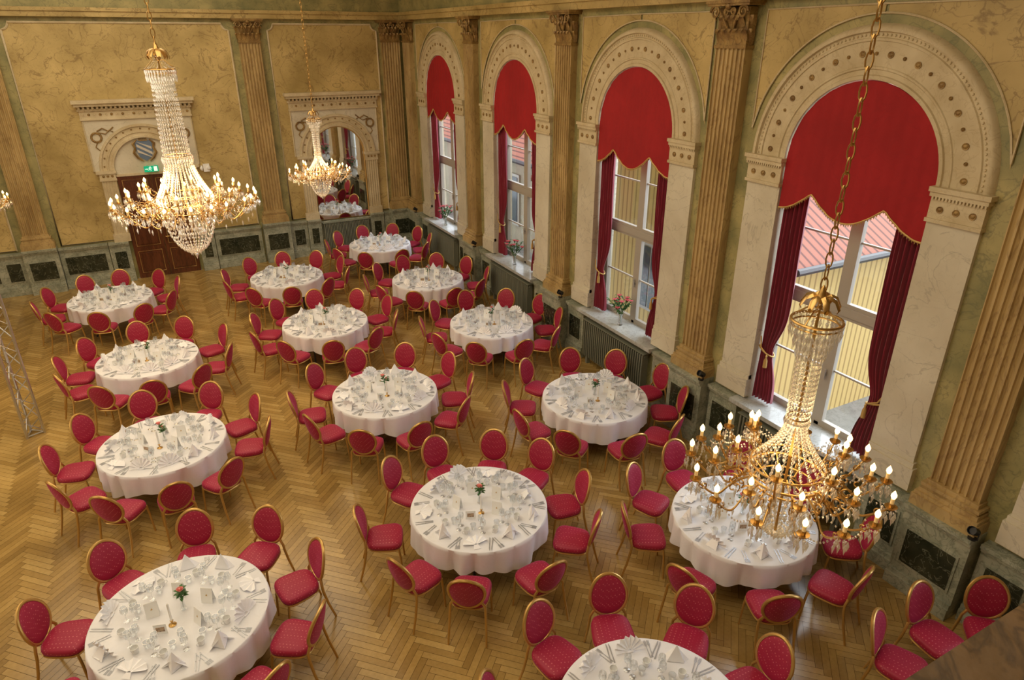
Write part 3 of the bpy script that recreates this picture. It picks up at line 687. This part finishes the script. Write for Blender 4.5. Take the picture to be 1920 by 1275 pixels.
# ---------------------------------------------------------------- chandeliers
def chandelier(R,n1,n2,n3,crown,bottom,chain_len,beads,bulbsc,kr,c0,c1):
    u=R; rd=random.Random(4)
    fr=MB(); br=.005+.0025*R
    fr.tube([(0,0,bottom+.02),(0,0,crown+.25*u)],.009,8)
    for rr_,zz,tt in ((kr*u,crown,.008),(kr*.96*u,crown-.05*u,.005),(.38*u,.12*u,.007),(.40*u,.0*u,.008),(.32*u,-.12*u,.006),(c1*u,.70*u,.005)):
        fr.tube([(rr_*cos(2*pi*k/32),rr_*sin(2*pi*k/32),zz) for k in range(32)],tt,6,0,True)
    lk=min(1,kr/.25)
    for k in range(8):
        a=2*pi*k/8
        pts=[(.03*u,crown+.24*u),(.09*lk*u,crown+.27*u),(.16*lk*u,crown+.24*u),(.20*lk*u,crown+.17*u),(.18*lk*u,crown+.13*u)]
        rows=[[(r*cos(a)-w_*.035*u*s_*sin(a),r*sin(a)+w_*.035*u*s_*cos(a),z-.012*abs(w_)) for w_ in (-1,0,1)] for (r,z),s_ in zip(pts,(.4,1,.9,.7,.15))]
        fr.grid(rows,0)
        if k%2==0: fr.tube([(.01*cos(a),.01*sin(a),crown+.12*u),(.10*lk*u*cos(a),.10*lk*u*sin(a),crown+.12*u),(kr*u*cos(a),kr*u*sin(a),crown)],.005,5)
        fr.tube([(.05*u*cos(a),.05*u*sin(a),-.05*u),(.2*u*cos(a),.2*u*sin(a),-.14*u),(.40*u*cos(a),.40*u*sin(a),.0*u)],.005,5)
    fr.lathe([(.001,crown+.36*u),(.02*u,crown+.33*u),(.035*u,crown+.28*u),(.05*u,crown+.24*u),(.02*u,crown+.18*u),(.03*u,crown+.12*u),(.001,crown+.1*u)],12)
    def armmesh(r1,z1):
        m=MB(); r0=.38*u
        P=[]
        for k in range(21):
            t=k/20; r=r0+(r1-r0)*(t+.06*sin(2*pi*t)); z=z1*t-.19*u*sin(pi*t)*(1-.1*t)+.06*u*sin(2*pi*t); P.append((r,0,z))
        m.tube(P,br,6)
        m.tube([(r0+(r1-r0)*.35+.07*u*(1-k/14)*cos(k*.6+1),0,-.02*u+.07*u*(1-k/14)*sin(k*.6+1)) for k in range(11)],br*.8,5)
        m.tube([(r0+(r1-r0)*.30+.08*u*(1-k/14)*cos(-k*.6+4),0,-.14*u+.08*u*(1-k/14)*sin(-k*.6+4)) for k in range(11)],br*.7,5)
        m.tube([(r1-.1*u+.06*u*(1-k/14)*cos(-k*.6+1),0,z1-.08*u+.06*u*(1-k/14)*sin(-k*.6+1)) for k in range(11)],br*.7,5)
        m.lathe([(.001,z1-.015),(.02,z1-.01),(.036*bulbsc,z1+.004),(.038*bulbsc,z1+.009),(.015,z1+.004),(.001,z1+.004)],12,0,(r1,0,0))
        m.lathe([(.013*bulbsc,z1),(.016*bulbsc,z1+.02),(.014*bulbsc,z1+.03)],8,0,(r1,0,0))
        return m.mesh('chandelier_arm',['gold'])
    def bulbm():
        m=MB(); m.lathe([(.001,0),(.012,.002),(.019,.018),(.018,.035),(.010,.05),(.004,.06),(.001,.065)],10); m.v=[p*bulbsc*.9 for p in m.v]; return m.mesh('bulb',['bulb'])
    def candm():
        m=MB(); m.lathe([(.001,0),(.0115,0),(.0115,.045),(.001,.045)],10); m.v=[p*bulbsc for p in m.v]; return m.mesh('candle_sleeve',['candle'])
    bm_,cm_=bulbm(),candm(); parts=[]
    cr=MB(); pd=MB()
    tiers=[(n1,R,0,0),(n2,.78*R,.13*R,.5),(n3,.55*R,.24*R,.25)]
    for n,r1,z1,of in tiers:
        am=armmesh(r1,z1)
        for k in range(n):
            a=2*pi*(k+of)/n+rd.uniform(-.05,.05)
            parts.append(('arm',am,(0,0,0),a)); parts.append(('candle_sleeve',cm_,(r1*cos(a),r1*sin(a),z1+.02))); parts.append(('bulb',bm_,(r1*cos(a),r1*sin(a),z1+.02+.045*bulbsc)))
            for q in range(6):
                b_=2*pi*q/6; x=r1*cos(a)+.033*bulbsc*cos(b_); y=r1*sin(a)+.033*bulbsc*sin(b_)
                pd.octa((x,y,z1-.015),.006,.02); pd.octa((x,y,z1-.06),.011*bulbsc,.08*bulbsc)
            a2=a+2*pi/n
            for q in range(1,12):
                t=q/12; aa=a+(a2-a)*t; rr_=r1*.93; pd.octa((rr_*cos(aa),rr_*sin(aa),z1-.0-.13*u*sin(pi*t)),.008*bulbsc,.022*bulbsc)
            for q in range(1,10):
                t=q/10; rr_=.38*u+(r1-.38*u)*t; pd.octa((rr_*cos(a+.07),rr_*sin(a+.07),z1*t+.10*u*(1-t)-.10*u*sin(pi*t)),.007*bulbsc,.020*bulbsc)
            for q in range(3):
                rr_=.45*u+(r1-.45*u)*(q+.5)/3; pd.octa((rr_*cos(a),rr_*sin(a),z1*.6-.20*u-rd.uniform(0,.05)*u),.010*bulbsc,.075*bulbsc)
    NS=beads
    for k in range(NS):
        a=2*pi*k/NS
        for lv,(rf,zf) in enumerate(((kr,0),(kr*.74,.12),(kr*.58,.24))):
            for j in range(2): cr.octa((rf*u*cos(a+lv*.1),rf*u*sin(a+lv*.1),crown-.03*u-zf*u-j*.08*u),.011*bulbsc,.11*u)
        for j in range(18):
            t=j/17; r=c0+(c1-c0)*t; cr.octa((r*u*cos(a),r*u*sin(a),crown-.2*u-t*(crown-.2*u-.58*u)),.010*bulbsc,.055*u)
        if k%3==0:
            for j in range(9): t=j/8; cr.octa(((kr-(kr-.03)*t)*u*cos(a),(kr-(kr-.03)*t)*u*sin(a),crown+.02*u+.15*u*t*t),.006,.02*u)
        for j in range(15):
            t=j/14; r=c1+(.38-c1)*t**1.5; z=.60*u-(.60*u-.12*u)*t; cr.octa((r*u*cos(a),r*u*sin(a),z),.010*bulbsc,.055*u)
        for j in range(14):
            t=j/13; r=.38*u*cos(t*pi/2*.93); z=.0-(abs(bottom)-.06*u)*sin(t*pi/2)**1.1; cr.octa((r*cos(a),r*sin(a),z),.012*bulbsc,.06*u)
        for rr_,zz in ((.39,.12),(.42,0.),(.35,-.12),(.27,-.26),(.18,-.4),(c1*1.1,.70)):
            pd.octa((rr_*u*cos(a),rr_*u*sin(a),zz*u-.05*u),.013*bulbsc,.11*u)
    for k in range(10):
        a=2*pi*k/10; pd.octa((.07*u*cos(a),.07*u*sin(a),bottom+.04*u),.012*bulbsc,.09*u)
    pd.octa((0,0,bottom),.03*u,.14*u)
    ch=MB(); z=crown+.36*u; L=.070 if R<.9 else .11; k=0
    while z<chain_len:
        P=[]
        for q in range(10):
            a=2*pi*q/10; x=.018*cos(a)*(L/.07); zz=(L*.62)*sin(a); P.append((x if k%2 else 0,0 if k%2 else x,z+zz))
        ch.tube(P,.0045*(L/.07),5,0,True); z+=L*.98; k+=1
    parts=[('frame',fr.mesh('chandelier_frame',['gold'])),('chain',ch.mesh('chandelier_chain',['gold'])),
      ('crystal_strands',cr.mesh('crystal_strands',['crystal'],False),(0,0,0),0,{'kind':'stuff'}),('crystal_pendants',pd.mesh('crystal_pendants',['crystal'],False),(0,0,0),0,{'kind':'stuff'})]+parts
    return parts
zr=CAMH-2.4
small=chandelier(.565,15,9,6,1.00,-.46,ZC-zr,22,.92,.235,.115,.105)
big=chandelier(1.05,22,12,8,1.97,-.84,ZC-zr,30,1.3,.195,.15,.19)
thing('chandelier',big,(.46,11.83,zr),.1,'large gilt and crystal candle-bulb chandelier hanging on a chain','chandelier')
for (x,y) in ((2.94,13.37),(3.05,2.20),(-2.62,13.37)):
    thing('chandelier',small,(x,y,zr),.2,'smaller gilt and crystal candle-bulb chandelier hanging on a chain','chandelier','small crystal chandeliers')
# ---------------------------------------------------------------- truss
def truss():
    b=MB(); s=.145; C_=[(s*cos(a),s*sin(a)) for a in (pi/2,pi/2+2*pi/3,pi/2+4*pi/3)]
    for x,y in C_: b.tube([(x,y,0),(x,y,4.2)],.022,8)
    for i in range(3):
        (x0,y0),(x1,y1)=C_[i],C_[(i+1)%3]
        P=[]
        for k in range(18): P.append(((x0,y0) if k%2 else (x1,y1))+(.06+k*.24,))
        b.tube(P,.010,6)
        b.tube([(x0,y0,.03),(x1,y1,.03)],.012,6)
    return b
ob('lighting_truss',truss().mesh('lighting_truss',['alu']),None,(-2.52,12.35,0),.4,'vertical triangular aluminium lattice truss standing on the floor','truss')
# ---------------------------------------------------------------- balcony rail
b=MB(); b.box(-3,4,-.2,.20,CAMH-.58,CAMH-.50); b.box(-3,4,-.16,.165,CAMH-.68,CAMH-.58); b.box(-3,4,-.12,.125,CAMH-1.6,CAMH-.68)
ob('balcony_balustrade',b.mesh('balcony_balustrade',['rail'],False),label='brown stone balustrade along the edge of the balcony',kind='structure')
# ---------------------------------------------------------------- exterior
b=MB(); b.box(7.9,40,-20,60,-1.3,-1.2); ob('courtyard_ground',b.mesh('courtyard_ground',['paving'],False),label='grey paved courtyard outside the windows',cat='ground',kind='stuff')
r=thing('neighbouring_building',[],(0,0,0),0,'yellow board-clad building with red tiled roof across the courtyard','building')
b=MB(); b.box(9.9,22,7.9,16.5,-1.2,2.6,0); b.prism([(9.9,7.9,2.6),(9.9,16.5,2.6),(9.9,12.2,4.9)],(12,0,0),0); ob('facade',b.mesh('facade',['boards_x'],False),r)
b=MB(); b.add([(9.88,7.9,-1.2),(9.88,16.5,-1.2),(9.88,16.5,2.6),(9.88,12.2,4.9),(9.88,7.9,2.6)],[(0,1,2,3,4)]); ob('gable',b.mesh('gable',['boards_y'],False),r)
b=MB()
for sy,ey in ((7.5,12.2),(16.9,12.2)): b.add([(9.5,sy,2.42),(22.2,sy,2.42),(22.2,ey,5.0),(9.5,ey,5.0),(9.5,sy,2.34),(22.2,sy,2.34),(22.2,ey,4.92),(9.5,ey,4.92)],[(0,1,2,3),(4,5,6,7),(0,1,5,4),(0,3,7,4)],0)
b.tube([(9.5,7.42,2.4),(22.2,7.42,2.4)],.07,8,1); ob('roof',b.mesh('roof',['tiles','dark_steel'],False),r)
for yy in (9.2,11.6,14):
    b=MB(); b.box(9.80,9.86,yy-.5,yy+.5,.2,1.8,0); b.box(9.78,9.80,yy-.42,yy-.03,.28,1.72,1); b.box(9.78,9.80,yy+.03,yy+.42,.28,1.72,1); ob('window',b.mesh('facade_window',['winframe','extglass'],False),r)
r=thing('neighbouring_building',[],(0,0,0),0,'pale rendered town building with tiled roof across the street','building')
b=MB(); b.box(12,24,18.5,55,-1.2,2.2,0); ob('facade',b.mesh('facade',['stucco'],False),r)
b=MB(); b.add([(11.6,18.2,2.1),(11.6,55.2,2.1),(18,55.2,5.8),(18,18.2,5.8)],[(0,1,2,3)]); b.tube([(11.55,18.2,2.1),(11.55,55,2.1)],.08,6,1); ob('roof',b.mesh('roof',['tiles','dark_steel'],False),r)
for k in range(12):
    for zz in (-.4,):
        b=MB(); yy=20+k*2.4; b.box(11.92,12,yy-.6,yy+.6,zz,zz+1.9,0); b.box(11.9,11.92,yy-.5,yy-.04,zz+.1,zz+1.8,1); b.box(11.9,11.92,yy+.04,yy+.5,zz+.1,zz+1.8,1); ob('window',b.mesh('facade_window',['winframe','extglass'],False),r)
# ---------------------------------------------------------------- lights
def area(loc,sx,sy,e,col,rot=(0,0,0)):
    l=bpy.data.lights.new('area_light','AREA'); l.shape='RECTANGLE'; l.size=sx; l.size_y=sy; l.energy=e; l.color=col
    o=bpy.data.objects.new('fill_light',l); COL.objects.link(o); o.location=loc; o.rotation_euler=rot; return o
for y,e in ((3,270),(9.5,285),(16,310)): area((-1.0,y,ZC-.1),8,4.5,e,(1,.87,.64))  # added overhead fill for even room light, no actual ceiling fittings
area((-7.1,9,4.2),14,4,235,(1,.90,.74),(0,rad(-90),0))  # added side fill at the left wall, evens out the right wall
for x,y,e in ((.46,11.83,120),(2.94,13.37,40),(3.05,2.20,16),(-2.62,13.37,45)):
    l=bpy.data.lights.new('bulb_glow','POINT'); l.energy=e; l.color=(1,.68,.34); l.shadow_soft_size=.35
    o=bpy.data.objects.new('bulb_glow',l); COL.objects.link(o); o.location=(x,y,zr+.12)
l=bpy.data.lights.new('soft_daylight','SUN'); l.energy=7.0; l.color=(.86,.93,1); l.angle=rad(80)
o=bpy.data.objects.new('soft_daylight',l); COL.objects.link(o); o.rotation_euler=Vector((.86,-.12,.48)).to_track_quat('Z','Y').to_euler()
w=bpy.data.worlds.new('World'); bpy.context.scene.world=w; w.use_nodes=True
bg=w.node_tree.nodes['Background']; bg.inputs[0].default_value=(.86,.92,1,1); bg.inputs[1].default_value=2.3
# ---------------------------------------------------------------- camera
cam=bpy.data.cameras.new('camera'); co=bpy.data.objects.new('camera',cam); COL.objects.link(co)
co.location=(0,0,CAMH); co.rotation_euler=(rad(90-24.2),0,rad(-28.1)); cam.sensor_width=36; cam.lens=1264/1920*36; cam.clip_start=.05; cam.clip_end=200
bpy.context.scene.camera=co
bpy.context.scene.view_settings.view_transform='Standard'
